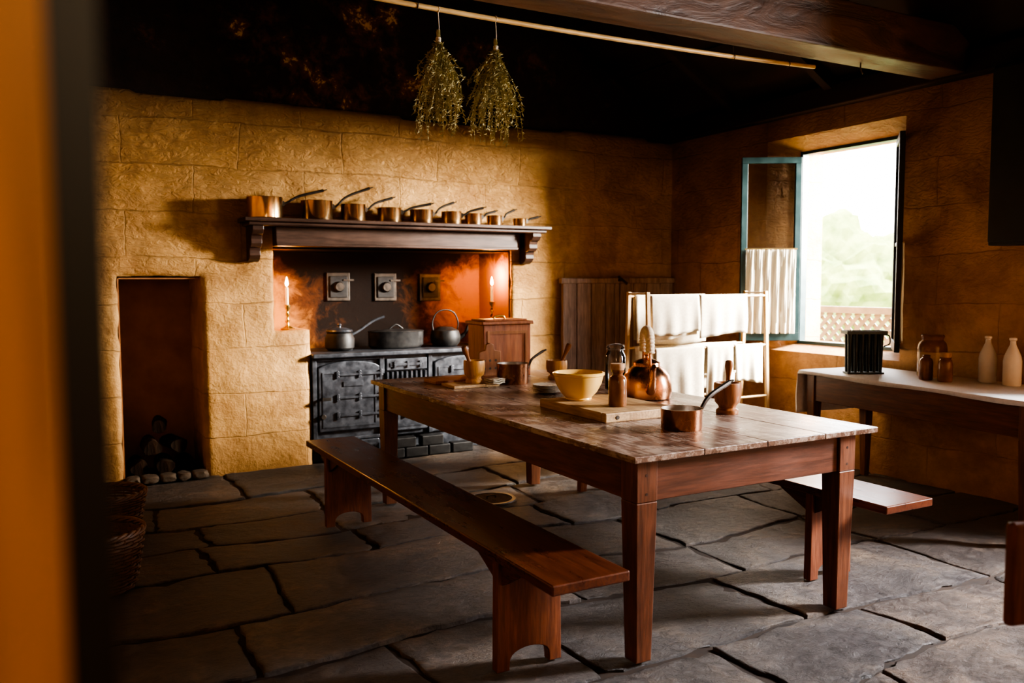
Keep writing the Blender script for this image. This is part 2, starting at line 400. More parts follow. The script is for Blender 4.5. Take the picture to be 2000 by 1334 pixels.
bm=B();box(bm,.42,1.05,7.0,7.05,-.02,1.5);box(bm,.463,.473,YB+.06,7.0,-.02,1.43);box(bm,.473,.998,YB+.06,7.0,1.425,1.435)
struct(mk('wall_niche',bm,'niche'),'plaster lining of the firewood niche with its shade painted in','niche wall')
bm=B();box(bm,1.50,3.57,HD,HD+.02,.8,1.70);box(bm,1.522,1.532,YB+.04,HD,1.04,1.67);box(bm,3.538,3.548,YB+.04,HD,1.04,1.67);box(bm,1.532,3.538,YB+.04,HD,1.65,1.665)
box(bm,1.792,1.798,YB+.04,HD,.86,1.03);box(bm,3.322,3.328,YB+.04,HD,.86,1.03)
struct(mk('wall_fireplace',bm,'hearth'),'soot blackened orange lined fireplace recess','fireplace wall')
bm=B();box(bm,-.9,5.5,YB+.05,YB+.25,H-.05,5.2)
struct(mk('wall_upper',bm,'soot'),'soot blackened wall above the stone courses with peeling patches','wall')
bm=B();XO=5.78
box(bm,XR,XO,-.2,7.2,-.05,.83) ;box(bm,XR,XO,-.2,7.2,2.54,H)
W1=(3.94,5.23,.83,2.54);W2=(.75,1.95,.83,2.54)
box(bm,XR,XO,-.2,W2[0],.83,2.54);box(bm,XR,XO,W2[1],W1[0],.83,2.54);box(bm,XR,XO,W1[1],7.2,.83,2.54)
for w in (W1,W2):
    y0,y1,z0,z1=w
    prism(bm,[(XR,y1),(XO,y1),(XO,y1-.16),(5.5,y1-.17)],'xy',z0,z1)
    prism(bm,[(XR,y0),(XO,y0),(XO,y0+.13),(5.5,y0+.14)],'xy',z0,z1)
    prism(bm,[(XR,z1),(XO,z1),(XO,z1-.09),(5.5,z1-.09)],'xz',y0,y1)
    prism(bm,[(XR,z0),(XO,z0),(XO,z0+.06),(5.5,z0+.05)],'xz',y0,y1)
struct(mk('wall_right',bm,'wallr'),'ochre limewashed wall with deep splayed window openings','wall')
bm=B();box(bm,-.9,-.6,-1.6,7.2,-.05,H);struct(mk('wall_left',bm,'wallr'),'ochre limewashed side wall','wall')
bm=B();box(bm,-.6,.0025,.352,.47,-.05,4.6);box(bm,1.25,5.3,.335,.47,-.05,4.6);box(bm,.0025,1.25,.352,.47,2.25,4.6)
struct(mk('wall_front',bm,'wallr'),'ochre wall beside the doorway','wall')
bm=B();box(bm,-.35,.004,.33,.3515,0,2.24);struct(mk('door_2',bm,'jamb'),'orange painted door frame architrave','door frame')
bm=B();box(bm,.0045,.0205,.33,.41,0,2.24);struct(mk('door_1',bm,'jambd'),'dark edge of the open doorway frame','door frame')
bm=B();box(bm,-.6,1.7,-1.6,-1.45,-.05,2.7);box(bm,1.6,1.75,-1.45,.334,-.05,2.7);box(bm,-.6,1.75,-1.6,.334,2.65,2.75)  # unseen box added behind the doorway to hold back frontal sky light
struct(mk('wall_light_block',bm,'wall'),'added ochre walls behind the doorway keeping sky light out','wall')
bm=B();RX=2.35;RZ=4.55
nb=12
for (ax,az),(bx,bz) in (((5.85,2.55),(RX,RZ)),((RX,RZ),(-1.1,2.55))):
    for q in range(nb):
        x0=ax+(bx-ax)*q/nb;z0=az+(bz-az)*q/nb;x1=ax+(bx-ax)*(q+1.06)/nb;z1=az+(bz-az)*(q+1.06)/nb
        prism(bm,[(x0,z0-.012 if q%2 else z0),(x1,z1-.012 if q%2 else z1),(x1,z1+.06),(x0,z0+.06)],'xz',.2,7.2)
struct(mk('ceiling',bm,'ceil'),'near black sooted boarded roof underside','ceiling')
bm=B();box(bm,XR-.10,XR+.3,.3,YB,H,H+.16);struct(mk('trim_2',bm,'ceil',bevel=.01),'dark timber wall plate along the top of the wall','timber')
bm=B();box(bm,-.85,XR+.02,3.45,3.70,H+.02,H+.30)
struct(mk('trim_1',bm,'beam',bevel=.012),'massive rough brown timber tie beam','beam')
k=3
for yy in (1.2,2.3,4.5,5.5):
    bm=B();sl=(RZ-2.62)/(5.75-RX)
    prism(bm,[(5.3,2.67+.45*sl),(RX,RZ-.01),(RX,RZ-.12),(5.3,2.62+.45*sl-.11)],'xz',yy,yy+.07)
    struct(mk('trim_%d'%k,bm,'ceil'),'dark roof rafter','rafter');k+=1
# ------------------------------------------------------------------ window
def casement(parent,w,h,loc,rz,matf,curt=True):
    bm=B();t=.035;s=.05
    box(bm,0,w,-t/2,t/2,0,s+.02);box(bm,0,w,-t/2,t/2,h-s,h);box(bm,0,s,-t/2,t/2,s+.02,h-s);box(bm,w-s,w,-t/2,t/2,s+.02,h-s)
    box(bm,s,w-s,-.01,.01,h*.5-.012,h*.5+.012)
    c=mk('casement',bm,matf,parent,loc,(0,0,rz),bevel=.003)
    bm=B();box(bm,s,w-s,-.002,.002,s+.02,h-s);mk('glass_pane',bm,'glass',c)
    if curt:
        bm=B();nx=60;nz=8;G=[]
        for j in range(nz+1):
            G.append([bm.verts.new((s-.01+(w-2*s+.02)*i/nx,.028+.010*math.sin(i*.62+.25*math.sin(j*.5))*(1.1-.5*j/nz)+.004*math.sin(i*1.7+j),.06+(h*.5-.06)*j/nz)) for i in range(nx+1)])
        for j in range(nz):
            for i in range(nx): bm.faces.new((G[j][i],G[j][i+1],G[j+1][i+1],G[j+1][i]))
        mk('curtain',bm,'curtain',c,smooth=True,label='gathered white half curtain')
        bm=B();cyl(bm,(s-.02,.03,h*.5+.005),(w-s+.02,.03,h*.5+.005),.005,8);mk('curtain_rod',bm,'brass',c)
    return c
def window(name,y0,y1,z0,z1):
    w=empty(name,(5.5,y0,z0));struct(w,'open double casement window with half curtains','window')
    bm=B();W=y1-y0;Hh=z1-z0;f=.035
    box(bm,.0,.07,-.02,f-.02,-.02,Hh+.02);box(bm,.0,.07,W-f+.02,W+.02,-.02,Hh+.02);box(bm,0,.07,f-.02,W-f+.02,-.02,.02);box(bm,0,.07,f-.02,W-f+.02,Hh-.015,Hh+.02)
    mk('window_frame',bm,'teal',w,bevel=.003);return w
w=window('window_1',4.10,5.05,.885,2.44)
casement(w,.485,1.50,(-.02,.93,.02),math.atan2(.25,-.415),'teal')
casement(w,.47,1.50,(-.02,.03,.02),math.atan2(-.30,-.36),'darkpaint')
window('window_2',.90,1.80,.885,2.44)
# ------------------------------------------------------------------ outside
bm=B();box(bm,5.8,40,-20,40,-.4,-.3);struct(mk('ground',bm,'grass'),'sunlit garden lawn','ground')
fe=empty('lattice_fence',(6.5,3.6,-.3));reg(fe,'weathered lattice fence panel outside the window','fence')
L=3.4
bm=B();box(bm,-.035,.035,0,L,1.40,1.46);mk('top_rail',bm,'lattice',fe)
bm=B();box(bm,-.025,.025,0,L,.12,.18);mk('bottom_rail',bm,'lattice',fe)
bm=B();a=-1.3
while a<L:
    for sgn in (1,-1):
        y0=a if sgn>0 else a+1.22
        q0=Vector((0,y0,.18));q1=Vector((0,y0+sgn*1.22,1.40))
        d=q1-q0;ta=(0-q0.y)/d.y;tb=(L-q0.y)/d.y
        if ta>tb:ta,tb=tb,ta
        t0=max(0,ta);t1=min(1,tb)
        if t1-t0>.02:
            A,C=q0+d*t0,q0+d*t1;d=(C-A).normalized();nn=Vector((0,-d.z,d.y))*.018;xo=.006*sgn
            vs=[bm.verts.new(Vector((xo+e,0,0))+pt+nn*s) for e in(-.005,.005) for pt,s in ((A,1),(A,-1),(C,-1),(C,1))]
            for f in ((0,1,2,3),(7,6,5,4),(0,4,5,1),(1,5,6,2),(2,6,7,3),(3,7,4,0)): bm.faces.new([vs[i] for i in f])
    a+=.105
mk('lattice_panel',bm,'lattice',fe)
for yy in (0,L-.08):
    bm=B();box(bm,-.04,.04,yy,yy+.08,0,1.52);mk('fence_post',bm,'lattice',fe)
for i,(x,yy,r) in enumerate(((14,12.0,1.6),(18,18.5,1.9))):
    bm=B();bmesh.ops.create_icosphere(bm,subdivisions=5,radius=r)
    for v in bm.verts:
        n=noise.noise(v.co*1.3+Vector((i*9,0,0)))*.35+noise.noise(v.co*5)*.12+noise.noise(v.co*12)*.07;v.co*=1+n
    o=mk('garden_shrub',bm,'leaf',loc=(x,yy,r*.75-.3));reg(o,'sunlit leafy garden shrub beyond the fence','shrub','garden shrubs')
# ------------------------------------------------------------------ mantel shelf
ma=empty('mantel_shelf',(2.52,YB,1.55));reg(ma,'dark wooden mantel shelf on scroll brackets above the range','mantel shelf')
bm=B();box(bm,-1.25,1.27,-.27,-.002,.283,.31);mk('shelf_board',bm,'dark',ma,bevel=.005)
bm=B();box(bm,-1.22,1.24,-.235,-.002,.255,.2825);mk('shelf_moulding',bm,'dark',ma,bevel=.009)
bm=B();box(bm,-1.0,1.02,-.12,-.002,.115,.2545);mk('frieze_board',bm,'dark',ma,bevel=.004)
bm=B();box(bm,-1.0,1.02,-.135,-.121,.115,.135);mk('frieze_bead',bm,'dark',ma,bevel=.004)
for xc in (-1.15,1.15):
    bm=B();pts=[(-.002,.254),(-.225,.254),(-.225,.225),(-.20,.195),(-.17,.185),(-.16,.16),(-.165,.13),(-.14,.105),(-.11,.10),(-.10,.075),(-.105,.045),(-.08,.02),(-.04,.0),(-.002,.0)]
    prism(bm,pts,'yz',xc-.04,xc+.04)
    mk('scroll_bracket',bm,'dark',ma,bevel=.004)
# ------------------------------------------------------------------ saucepans
def saucepan(r,h,loc,rz,end,name='saucepan',mat='copper',hw=.012,taper=.97):
    o=empty(name,loc,rz)
    bm=B();t=.003
    lathe(bm,[(0,0),(r*taper*.97,0),(r*taper,.004),(r,h-.003),(r+.002,h),(r-t,h)],36);mk('pan_body',bm,mat,o,smooth=True)
    bm=B();lathe(bm,[(r-t,h-.001),(r*taper-t-.001,.006),(0,.006)],36);mk('tin_lining',bm,'tin',o,smooth=True)
    bm=B();z0=h*.72
    pts=curve([(r-.002,0,z0),(r+.03,0,z0+.01),(r+(end[0]-r)*.4,0,z0+(end[1]-z0)*.55),(end[0],0,end[1])],8)
    n=len(pts);rs=[hw*(.55+.35*abs(i/(n-1)-.35)) for i in range(n)]
    tube(bm,pts,rs,8)
    prism(bm,[(r-.001,z0-.02),(r+.006,z0-.02),(r+.02,z0),(r+.006,z0+.02),(r-.001,z0+.02)],'xz',-.018,.018)
    ep=pts[-1];tube(bm,[ep+Vector((.013*(1-math.cos(a)),.010*math.sin(a),.004*(1-math.cos(a)))) for a in [2*pi*i/12 for i in range(12)]],.0035,6,True)
    mk('handle',bm,'ironp',o,smooth=True,label='dark iron handle')
    return o
pans=[(1.44,.125,.15,.42,.215),(1.82,.117,.14,.40,.25),(2.10,.094,.125,.32,.19),(2.39,.093,.11,.33,.15),(2.66,.091,.105,.28,.175),(2.92,.082,.10,.26,.135),(3.115,.071,.092,.20,.118),(3.31,.064,.082,.19,.137),(3.55,.056,.066,.18,.085)]
for i,(x,r,h,dx,dz) in enumerate(pans):
    o=saucepan(r,h,(x,6.30,1.8605),-.32 if i==5 else random.uniform(-.25,.05),(dx,dz),hw=.014)
    reg(o,['large polished copper saucepan with iron handle on the mantel','medium polished copper saucepan with iron handle on the mantel','small polished copper saucepan with iron handle on the mantel'][0 if i<2 else 1 if i<6 else 2],'saucepan','copper saucepans on the mantel shelf')
# ------------------------------------------------------------------ cooking range
rg=empty('cooking_range',(1.80,6.42,0));reg(rg,'black cast iron kitchen range built into the fireplace','range')
W=1.52
bm=B();box(bm,.0,W,.05,.60,.16,.815);mk('range_body',bm,'iron',rg,bevel=.006)
bm=B();box(bm,.02,W-.02,.09,.55,0.0,.1595);mk('plinth',bm,'iron',rg)
bm=B();box(bm,-.005,W,-.03,.60,.816,.85);mk('hob_plate',bm,'iron',rg,bevel=.008)
for cx in (.30,.72,1.2):
    bm=B();lathe(bm,[(0,.855),(.10,.855),(.105,.8505)],28,c=(cx,.28));mk('hob_ring',bm,'iron',rg,smooth=True)
def strap(bm,x0,x1,z,y,s=1):
    box(bm,x0,x1,y-.008,y,z-.009,z+.009)
    for cx in (x0+.01,(x0+x1)/2,x1-.01):
        for dz in (-.018,0,.018): cyl(bm,(cx,y-.010,z+dz),(cx,y,z+dz),.014*s,12)
def door(x0,x1,z0,z1,name='oven_door',straps=(),arch=0):
    bm=B()
    if arch:
        pts=[(x0,z0),(x1,z0),(x1,z1-arch)]+[(x1-(x1-x0)*t,z1-arch+arch*math.sin(pi*t)**.6) for t in [i/14 for i in range(1,14)]]+[(x0,z1-arch)]
        prism(bm,pts,'xz',.012,.048)
    else: box(bm,x0,x1,.012,.048,z0,z1)
    d=mk(name,bm,'iron',rg,bevel=.006)
    bm=B();f=.011;a,b,c,e=x0+.03,x1-.03,z0+.03,z1-.034-arch
    box(bm,a,b,.006,.0115,c,c+f);box(bm,a,b,.006,.0115,e-f,e)
    box(bm,a,a+f,.006,.0115,c+f,e-f);box(bm,b-f,b,.006,.0115,c+f,e-f)
    mk('raised_moulding',bm,'iron',d)
    for z in straps:
        bm=B();strap(bm,x0+.14,x1+.02,z,.0055,.9);mk('strap_hinge',bm,'iron',d,bevel=.002)
    return d
for a,b,c,d in ((0,.035,.16,.815),(.545,.585,.16,.815),(.965,1.0,.16,.815),(1.49,1.52,.16,.815),(.036,.544,.16,.185),(.036,.544,.79,.815)):
    bm=B();box(bm,a,b,.02,.0495,c,d);mk('frame_strip',bm,'iron',rg,bevel=.004)
d=door(.045,.54,.24,.785,straps=(.68,.50,.36),arch=.05)
bm=B();cyl(bm,(.075,.012,.50),(.075,-.031,.50),.012,12);box(bm,.06,.13,-.038,-.03,.488,.512);mk('door_handle',bm,'ironp',d,bevel=.002)
bm=B();cyl(bm,(.075,.012,.36),(.075,-.015,.36),.02,14);mk('knob',bm,'ironp',d,bevel=.002)
bm=B();box(bm,.24,.40,.003,.0115,.585,.625);mk('blank_plate',bm,'iron',d,bevel=.003)
d=door(.06,.53,.02,.155,'ash_door');bm=B();cyl(bm,(.3,.012,.09),(.3,-.025,.09),.016,14);mk('knob',bm,'ironp',d,smooth=True)
d=door(.60,.95,.69,.785,'firebox_door');bm=B();strap(bm,.66,.90,.737,.0055,.7);mk('strap_hinge',bm,'iron',d)
bm=B()
for i in range(9): box(bm,.60+i*.041,.615+i*.041,.0,.048,.4985,.68)
box(bm,.59,.96,.0,.048,.48,.4990);mk('fire_grate',bm,'iron',rg)
d=door(.60,.95,.20,.465,'ash_door',(.33,))
d=door(1.02,1.48,.24,.785,straps=(.68,.50,.36),arch=.05);bm=B();cyl(bm,(1.06,.012,.50),(1.06,-.03,.50),.012,12);mk('door_handle',bm,'ironp',d)
for i,(x,z) in enumerate(((2.40,0),(2.60,0),(2.50,.081),(2.80,0),(3.01,0),(2.74,.081))):
    bm=B();box(bm,-.095,.095,0,.09,0,.08);o=mk('brick',bm,'ironk',loc=(x,6.30,z),bevel=.008);reg(o,'soot blackened brick stacked in front of the range','brick','blackened bricks by the range')
for i,(x,z) in enumerate(((2.20,1.36),(2.62,1.355),(3.04,1.35))):
    o=empty('flue_door',(x,HD,z));reg(o,'small square iron flue damper door in the fireplace back','flue door','iron flue doors')
    bm=B();box(bm,-.10,.10,-.02,-.001,-.12,.12);mk('door_frame',bm,'ironp',o,bevel=.005)
    bm=B();box(bm,-.075,.075,-.032,-.0205,-.09,.09);mk('door_panel',bm,'ironk',o,bevel=.004)
    bm=B();lathe(bm,[(0,.03),(.035,.03),(.045,.012),(.045,0)],20,Matrix.Translation((0,-.033,0))@Matrix.Rotation(pi/2,4,'X'));mk('damper_knob',bm,'ironp',o,smooth=True)
    bm=B();box(bm,.04,.13,-.04,-.033,.05,.065);mk('latch',bm,'ironp',o)
o=empty('stock_pot',(2.09,6.66,.8555));reg(o,'black iron lidded saucepan with long handle on the range','pot')
bm=B();lathe(bm,[(0,0),(.095,0),(.115,.02),(.118,.09),(.10,.135),(.108,.15),(.104,.15),(0,.148)],32);mk('pot_body',bm,'ironk',o,smooth=True)
bm=B();lathe(bm,[(.106,.151),(.10,.163),(.05,.178),(.012,.182),(.010,.192),(.018,.20),(.012,.21),(0,.212)],32);mk('pot_lid',bm,'iron',o,smooth=True)
bm=B();tube(bm,curve([(.10,0,.12),(.16,0,.15),(.28,0,.225),(.38,0,.26)],6),.011,8);mk('handle',bm,'iron',o,smooth=True)
o=empty('fish_kettle',(2.58,6.68,.8555));reg(o,'long black iron fish kettle on the range','pan')
bm=B()
prof=[(.0,0),(.9,0),(1.,.02),(1.,.13),(1.03,.135),(1.0,.14),(.2,.155),(0,.157)]
lathe(bm,prof,36,Matrix.Diagonal((.24,.12,1,1)));mk('pan_body',bm,'ironk',o,smooth=True)
bm=B();tube(bm,curve([(.06,0,.155),(0,0,.19),(-.06,0,.155)],6),.007,8);mk('lid_handle',bm,'ironk',o,smooth=True)
o=empty('iron_kettle',(3.02,6.66,.8555));reg(o,'round black iron kettle with hoop handle on the range','kettle')
bm=B();lathe(bm,[(0,0),(.10,0),(.125,.03),(.13,.08),(.115,.13),(.07,.155),(.06,.16),(0,.165)],32);mk('kettle_body',bm,'ironk',o,smooth=True)
bm=B();tube(bm,curve([(-.11,0,.12),(-.12,0,.2),(-.08,0,.28),(0,0,.305),(.08,0,.28),(.12,0,.2),(.11,0,.12)],8),.006,8);mk('hoop_handle',bm,'ironk',o,smooth=True)
bm=B();tube(bm,curve([(.10,-.03,.05),(.16,-.05,.10),(.19,-.06,.17)],6),[.02]*6+[.015]*6+[.011],10);mk('spout',bm,'ironk',o,smooth=True)
# ------------------------------------------------------------------ candles
for i,(x,y,z) in enumerate(((1.65,6.56,1.0385),(3.44,6.60,1.0385))):
    o=empty('candlestick',(x,y,z));reg(o,'turned brass candlestick on the fireplace ledge','candlestick','brass candlesticks')
    bm=B();lathe(bm,[(0,0),(.052,0),(.055,.008),(.035,.016),(.014,.03),(.012,.05),(.022,.06),(.012,.072),(.010,.10),(.018,.115),(.010,.13),(.012,.15),(.022,.165),(.024,.185),(.014,.19),(.012,.1855),(0,.185)],28);mk('stem',bm,'brass',o,smooth=True)
    c=empty('candle',(x,y,z+.186));reg(c,'lit cream wax candle standing in the candlestick','candle','lit candles')
    bm=B();lathe(bm,[(0,0),(.0125,0),(.012,.13),(.009,.136),(0,.134)],18);mk('wax_stick',bm,'wax',c,smooth=True)
    bm=B();lathe(bm,[(0,.142),(.009,.150),(.013,.164),(.009,.186),(.004,.204),(0,.218)],14);mk('flame',bm,'flame',c,smooth=True)
    bm=B();cyl(bm,(0,0,.134),(0,0,.143),.0012,6);mk('wick',bm,'iron',c)
    l=bpy.data.lights.new('candle_light','POINT');l.energy=13 if i else 9.5;l.color=(1,.42,.11);l.shadow_soft_size=.02
    lo=bpy.data.objects.new('candle_light',l);COL.objects.link(lo);lo.location=(x,y-.0,z+.186+.245)
# ------------------------------------------------------------------ niche contents
random.seed(11)
pos=[(.57,6.68,.07,.07),(.745,6.64,.075,.075),(.905,6.7,.064,.064),(.66,6.66,.215,.066),(.82,6.67,.22,.066),(.73,6.72,.355,.06)]
for x,y,z,r in pos:
    bm=B();n=14;pts=[(0,-.14+.28*i/(n-1),0) for i in range(n)]
    tube(bm,pts,r*.93,18)
    ph=random.uniform(0,6)
    for v in bm.verts:
        an=math.atan2(v.co.z,v.co.x);k=.92+.10*math.cos(3*an+ph)+.22*noise.noise(Vector((v.co.x*14+x*20,v.co.y*3,v.co.z*14+z*20)));v.co.x*=k;v.co.z*=k*.9
    o=mk('firewood_log',bm,'bark',loc=(x,y,z+.0),rot=(0,0,random.uniform(-.3,.3)),smooth=True)
    reg(o,'dark split firewood log stacked in the wall niche','log','firewood in the niche')
xx=.47
for i in range(5):
    w=random.uniform(.09,.12);bm=B();bmesh.ops.create_icosphere(bm,subdivisions=3,radius=1)
    for v in bm.verts:
        v.co=Vector((max(-.8,min(.8,v.co.x))*w*.60,max(-.75,min(.75,v.co.y))*.09,max(-.7,min(.7,v.co.z))*.035))*(1+.15*noise.noise(v.co*2+Vector((i*5,0,0))))
    o=mk('kerb_stone',bm,'rock',loc=(xx+w/2,6.42,.02),smooth=True);reg(o,'rough grey stone edging the firewood niche','stone','kerb stones of the niche');xx+=w*1.05
# ------------------------------------------------------------------ plank cupboard
o=empty('plank_cupboard',(4.04,YB,0));reg(o,'low grey brown vertical plank cupboard against the wall','cupboard')
bm=B();n=8;w=1.25/n
for i in range(n): box(bm,i*w+.003,(i+1)*w-.003,-.035,-.002,0.01,1.38)
mk('plank_door',bm,'plank',o,bevel=.005)
bm=B();box(bm,-.02,1.255,-.055,-.002,1.381,1.43);mk('top_rail',bm,'plank',o,bevel=.006)
for a,b in ((.0,.035),(.56,.60)):
    bm=B();box(bm,a,b,-.05,-.0355,.0,1.38);mk('frame_stile',bm,'plank',o,bevel=.004)
bm=B();tube(bm,[(.58,-.07,1.445),(.66,-.10,1.375)],.012,8);cyl(bm,(.60,-.056,1.41),(.60,-.09,1.41),.012,10);mk('wooden_latch',bm,'dark',o)
# ------------------------------------------------------------------ wall cupboard at right
o=empty('wall_cupboard',(5.3,2.75,1.61));reg(o,'dark wooden wall cupboard fixed high on the wall','cupboard')
bm=B();box(bm,-.20,-.002,-.45,.45,0,1.08);mk('cupboard_body',bm,'darkpaint',o,bevel=.006)
bm=B();box(bm,-.222,-.2005,-.44,-.004,.02,1.06);mk('door_leaf',bm,'darkpaint',o,bevel=.004)
bm=B();box(bm,-.222,-.2005,.004,.44,.02,1.06);mk('door_leaf',bm,'darkpaint',o,bevel=.004)
# ------------------------------------------------------------------ main table
tx0,tx1,ty0,ty1=1.81,3.09,2.39,5.14
t=empty('kitchen_table',((tx0+tx1)/2,(ty0+ty1)/2,0));reg(t,'long red brown wooden farmhouse table with worn top','table')
hw=(tx1-tx0)/2;hl=(ty1-ty0)/2
bm=B();n=4;w=2*hw/n
for i in range(n): box(bm,-hw+i*w+(.0008 if i else 0),-hw+(i+1)*w-(.0008 if i<n-1 else 0),-hl,hl,TZ-.024,TZ)
mk('table_top',bm,'tabletop',t,bevel=.003)
lx=(-hw+.035,hw-.19);ly=(-hl+.035,hl-.14)
for x in lx:
    for y in ly:
        bm=B();s=.095;fx=.07
        frust(bm,(x+.012,x+.012+fx,y+.012,y+.012+fx),(x,x+s,y,y+s),0,.60)
        frust(bm,(x,x+s,y,y+s),(x,x+s,y,y+s),.60,TZ-.0245)
        lg=mk('table_leg',bm,'tablez',t,bevel=.004)
        if y<0:
            for dz in (.63,.70):
                bm=B();cyl(bm,(x+.045,y-.0006,dz),(x+.045,y+.004,dz),.006,12);mk('dowel_peg',bm,'dark',lg)
bm=B();s=.095
box(bm,lx[0]+s,lx[1],ly[0]+.012,ly[0]+.04,.60,TZ-.0245);mk('apron',bm,'tablex',t,bevel=.003)
bm=B();box(bm,lx[0]+s,lx[1],ly[1]+.055,ly[1]+.083,.60,TZ-.0245);mk('apron',bm,'tablex',t,bevel=.003)
for x in (lx[0]+.012,lx[1]+.055):
    bm=B();box(bm,x,x+.028,ly[0]+s,ly[1],.60,TZ-.0245);mk('apron',bm,'table',t,bevel=.003)
# ------------------------------------------------------------------ benches
def bench(x0,x1,y0,y1,legs,label,z=.45):
    cx=(x0+x1)/2;cy=(y0+y1)/2
    o=empty('bench',(cx,cy,0));reg(o,label,'bench','kitchen benches')
    hw=(x1-x0)/2;hl=(y1-y0)/2
    bm=B();box(bm,-hw,hw,-hl,hl,z-.036,z);mk('seat',bm,'bench',o,bevel=.005)
    for ly in legs:
        y=ly-cy;bm=B();a=hw-.015
        pts=[(-a,0),(-a*.62,0)]+[(-a*.62*math.cos(pi*i/12),.02+.055*math.sin(pi*i/12)**.7) for i in range(0,13)]+[(a*.62,0),(a,0),(a*.97,z-.0365),(-a*.97,z-.0365)]
        prism(bm,pts,'xz',y-.02,y+.02);mk('leg',bm,'benchz',o,bevel=.003)
    for sx in (-1,1):
        e0=legs[0]-cy-.17;e1=legs[1]-cy+.17;xa=sx*(hw-.045)
        for ya,yb,inn in ((e0,legs[0]-cy-.021,0),(legs[0]-cy+.021,legs[0]-cy+.19,1),(legs[1]-cy-.19,legs[1]-cy-.021,0),(legs[1]-cy+.021,e1,1)):
            if inn: pts=[(ya,z-.0365),(yb,z-.0365),(yb,z-.05),(ya,z-.13)]
            else: pts=[(ya,z-.0365),(yb,z-.0365),(yb,z-.13),(ya,z-.05)]
            bm=B();prism(bm,pts,'yz',xa-.01,xa+.01);mk('brace',bm,'bench',o)
    return o
bench(1.365,1.665,2.22,5.05,(2.64,4.72),'long low red brown wooden bench beside the table')
bench(3.08,3.385,2.33,5.1,(2.76,4.70),'long low wooden bench on the window side of the table')
# ------------------------------------------------------------------ side table
ang=-math.radians(7.2)
t=empty('side_table',(4.83,3.33,0),ang);reg(t,'dark wooden side table under the window with white cloth','table')
hx=.30;hl=.88;zt=.772
bm=B();box(bm,-hx,hx,-hl,hl,zt-.022,zt);mk('table_top',bm,'table',t,bevel=.003)
for x in (-hx+.03,hx-.10):
    for y in (-hl+.04,hl-.11):
        bm=B();frust(bm,(x+.012,x+.055,y+.012,y+.055),(x,x+.07,y,y+.07),0,.56);box(bm,x,x+.07,y,y+.07,.5598,zt-.0225);mk('table_leg',bm,'tablez',t,bevel=.003)
for x in (-hx+.04,hx-.065):
    bm=B();box(bm,x,x+.025,-hl+.11,hl-.11,.57,zt-.0225);mk('apron',bm,'table',t,bevel=.002)
for y in (-hl+.05,hl-.075):
    bm=B();box(bm,-hx+.10,hx-.10,y,y+.025,.57,zt-.0225);mk('apron',bm,'tablex',t,bevel=.002)
bm=B()
nx,ny=26,60;G=[];cz=.779
for j in range(ny+1):
    row=[]
    v=j/ny*(2*hl+.34)-hl-.03
    for i in range(nx+1):
        u=i/nx*(2*hx+.02+.035)-hx-.035
        x,y,z=u,v,cz
        wav=.008*math.sin(u*22+v*3)+.004*math.sin(u*51)
        if v>hl+.006: z=cz-(v-hl-.006);y=hl+.010+max(0,wav)*(v-hl)*4
        if v<-hl-.006: z=cz-(-hl-.006-v);y=-hl-.008
        if u<-hx-.006:
            d=-hx-.006-u;x=-hx-.009-.003*(1+math.sin(v*25))
            z=min(z,cz-d*(1+.15*math.sin(v*7)))
        row.append(bm.verts.new((x,y,z)))
    G.append(row)
for j in range(ny):
    for i in range(nx): bm.faces.new((G[j][i],G[j][i+1],G[j+1][i+1],G[j+1][i]))
c=mk('tablecloth',bm,'cloth',loc=(4.83,3.33,0),rot=(0,0,ang),smooth=True,solid=.002);reg(c,'white linen cloth hanging over the end of the side table','tablecloth')
Z2=.7795
o=empty('candle_mould',(4.80,3.84,Z2),math.radians(-30));reg(o,'dark tin candle mould with rows of tubes on side table','candle mould')
bm=B();box(bm,-.13,.13,-.055,.055,.265,.272);box(bm,-.133,.133,-.058,-.054,.265,.288);box(bm,-.133,.133,.054,.058,.265,.288);box(bm,-.133,-.129,-.054,.054,.265,.288);box(bm,.129,.133,-.054,.054,.265,.288);mk('top_tray',bm,'mould',o)
bm=B();box(bm,-.12,.12,-.05,.05,.0,.012);mk('base_plate',bm,'mould',o,bevel=.002)
for i in range(6):
    for j in (-1,1):
        bm=B();lathe(bm,[(0,.0125),(.010,.0125),(.0165,.2645),(0,.2645)],14,c=(-.103+i*.041,j*.026));mk('mould_tube',bm,'mould',o,smooth=True)
bm=B();tube(bm,curve([(.131,0,.26),(.165,0,.25),(.17,0,.20),(.131,0,.18)],6),.005,8);mk('handle',bm,'mould',o,smooth=True)
def vessel(name,loc,prof,mat,label,cat,seg=32,parts=(),group=None):
    o=empty(name,loc);reg(o,label,cat,group)
    bm=B();lathe(bm,prof,seg);mk('vessel_body',bm,mat,o,smooth=True)
    for nm,pr,mt in parts:
        bm=B();lathe(bm,pr,seg);mk(nm,bm,mt,o,smooth=True)
    return o
vessel('stoneware_jar',(5.03,3.50,Z2),[(0,0),(.083,0),(.088,.01),(.088,.185),(.08,.215),(.062,.235),(.066,.25),(.07,.262),(.062,.268),(.055,.262),(.055,.2),(0,.2)],'stonew2','large tan and brown stoneware jar on side table','jar',parts=[('glazed_shoulder',[(.0885,.16),(.0888,.187),(.081,.2165),(.063,.2365),(.067,.25),(.0712,.262),(.066,.27),(.055,.263)],'stonew')])
vessel('stoneware_bottle',(4.83,3.40,Z2),[(0,0),(.036,0),(.040,.006),(.040,.11),(.034,.13),(.022,.14),(.024,.152),(.018,.156),(0,.156)],'stonew','small brown stoneware bottle on side table','bottle')
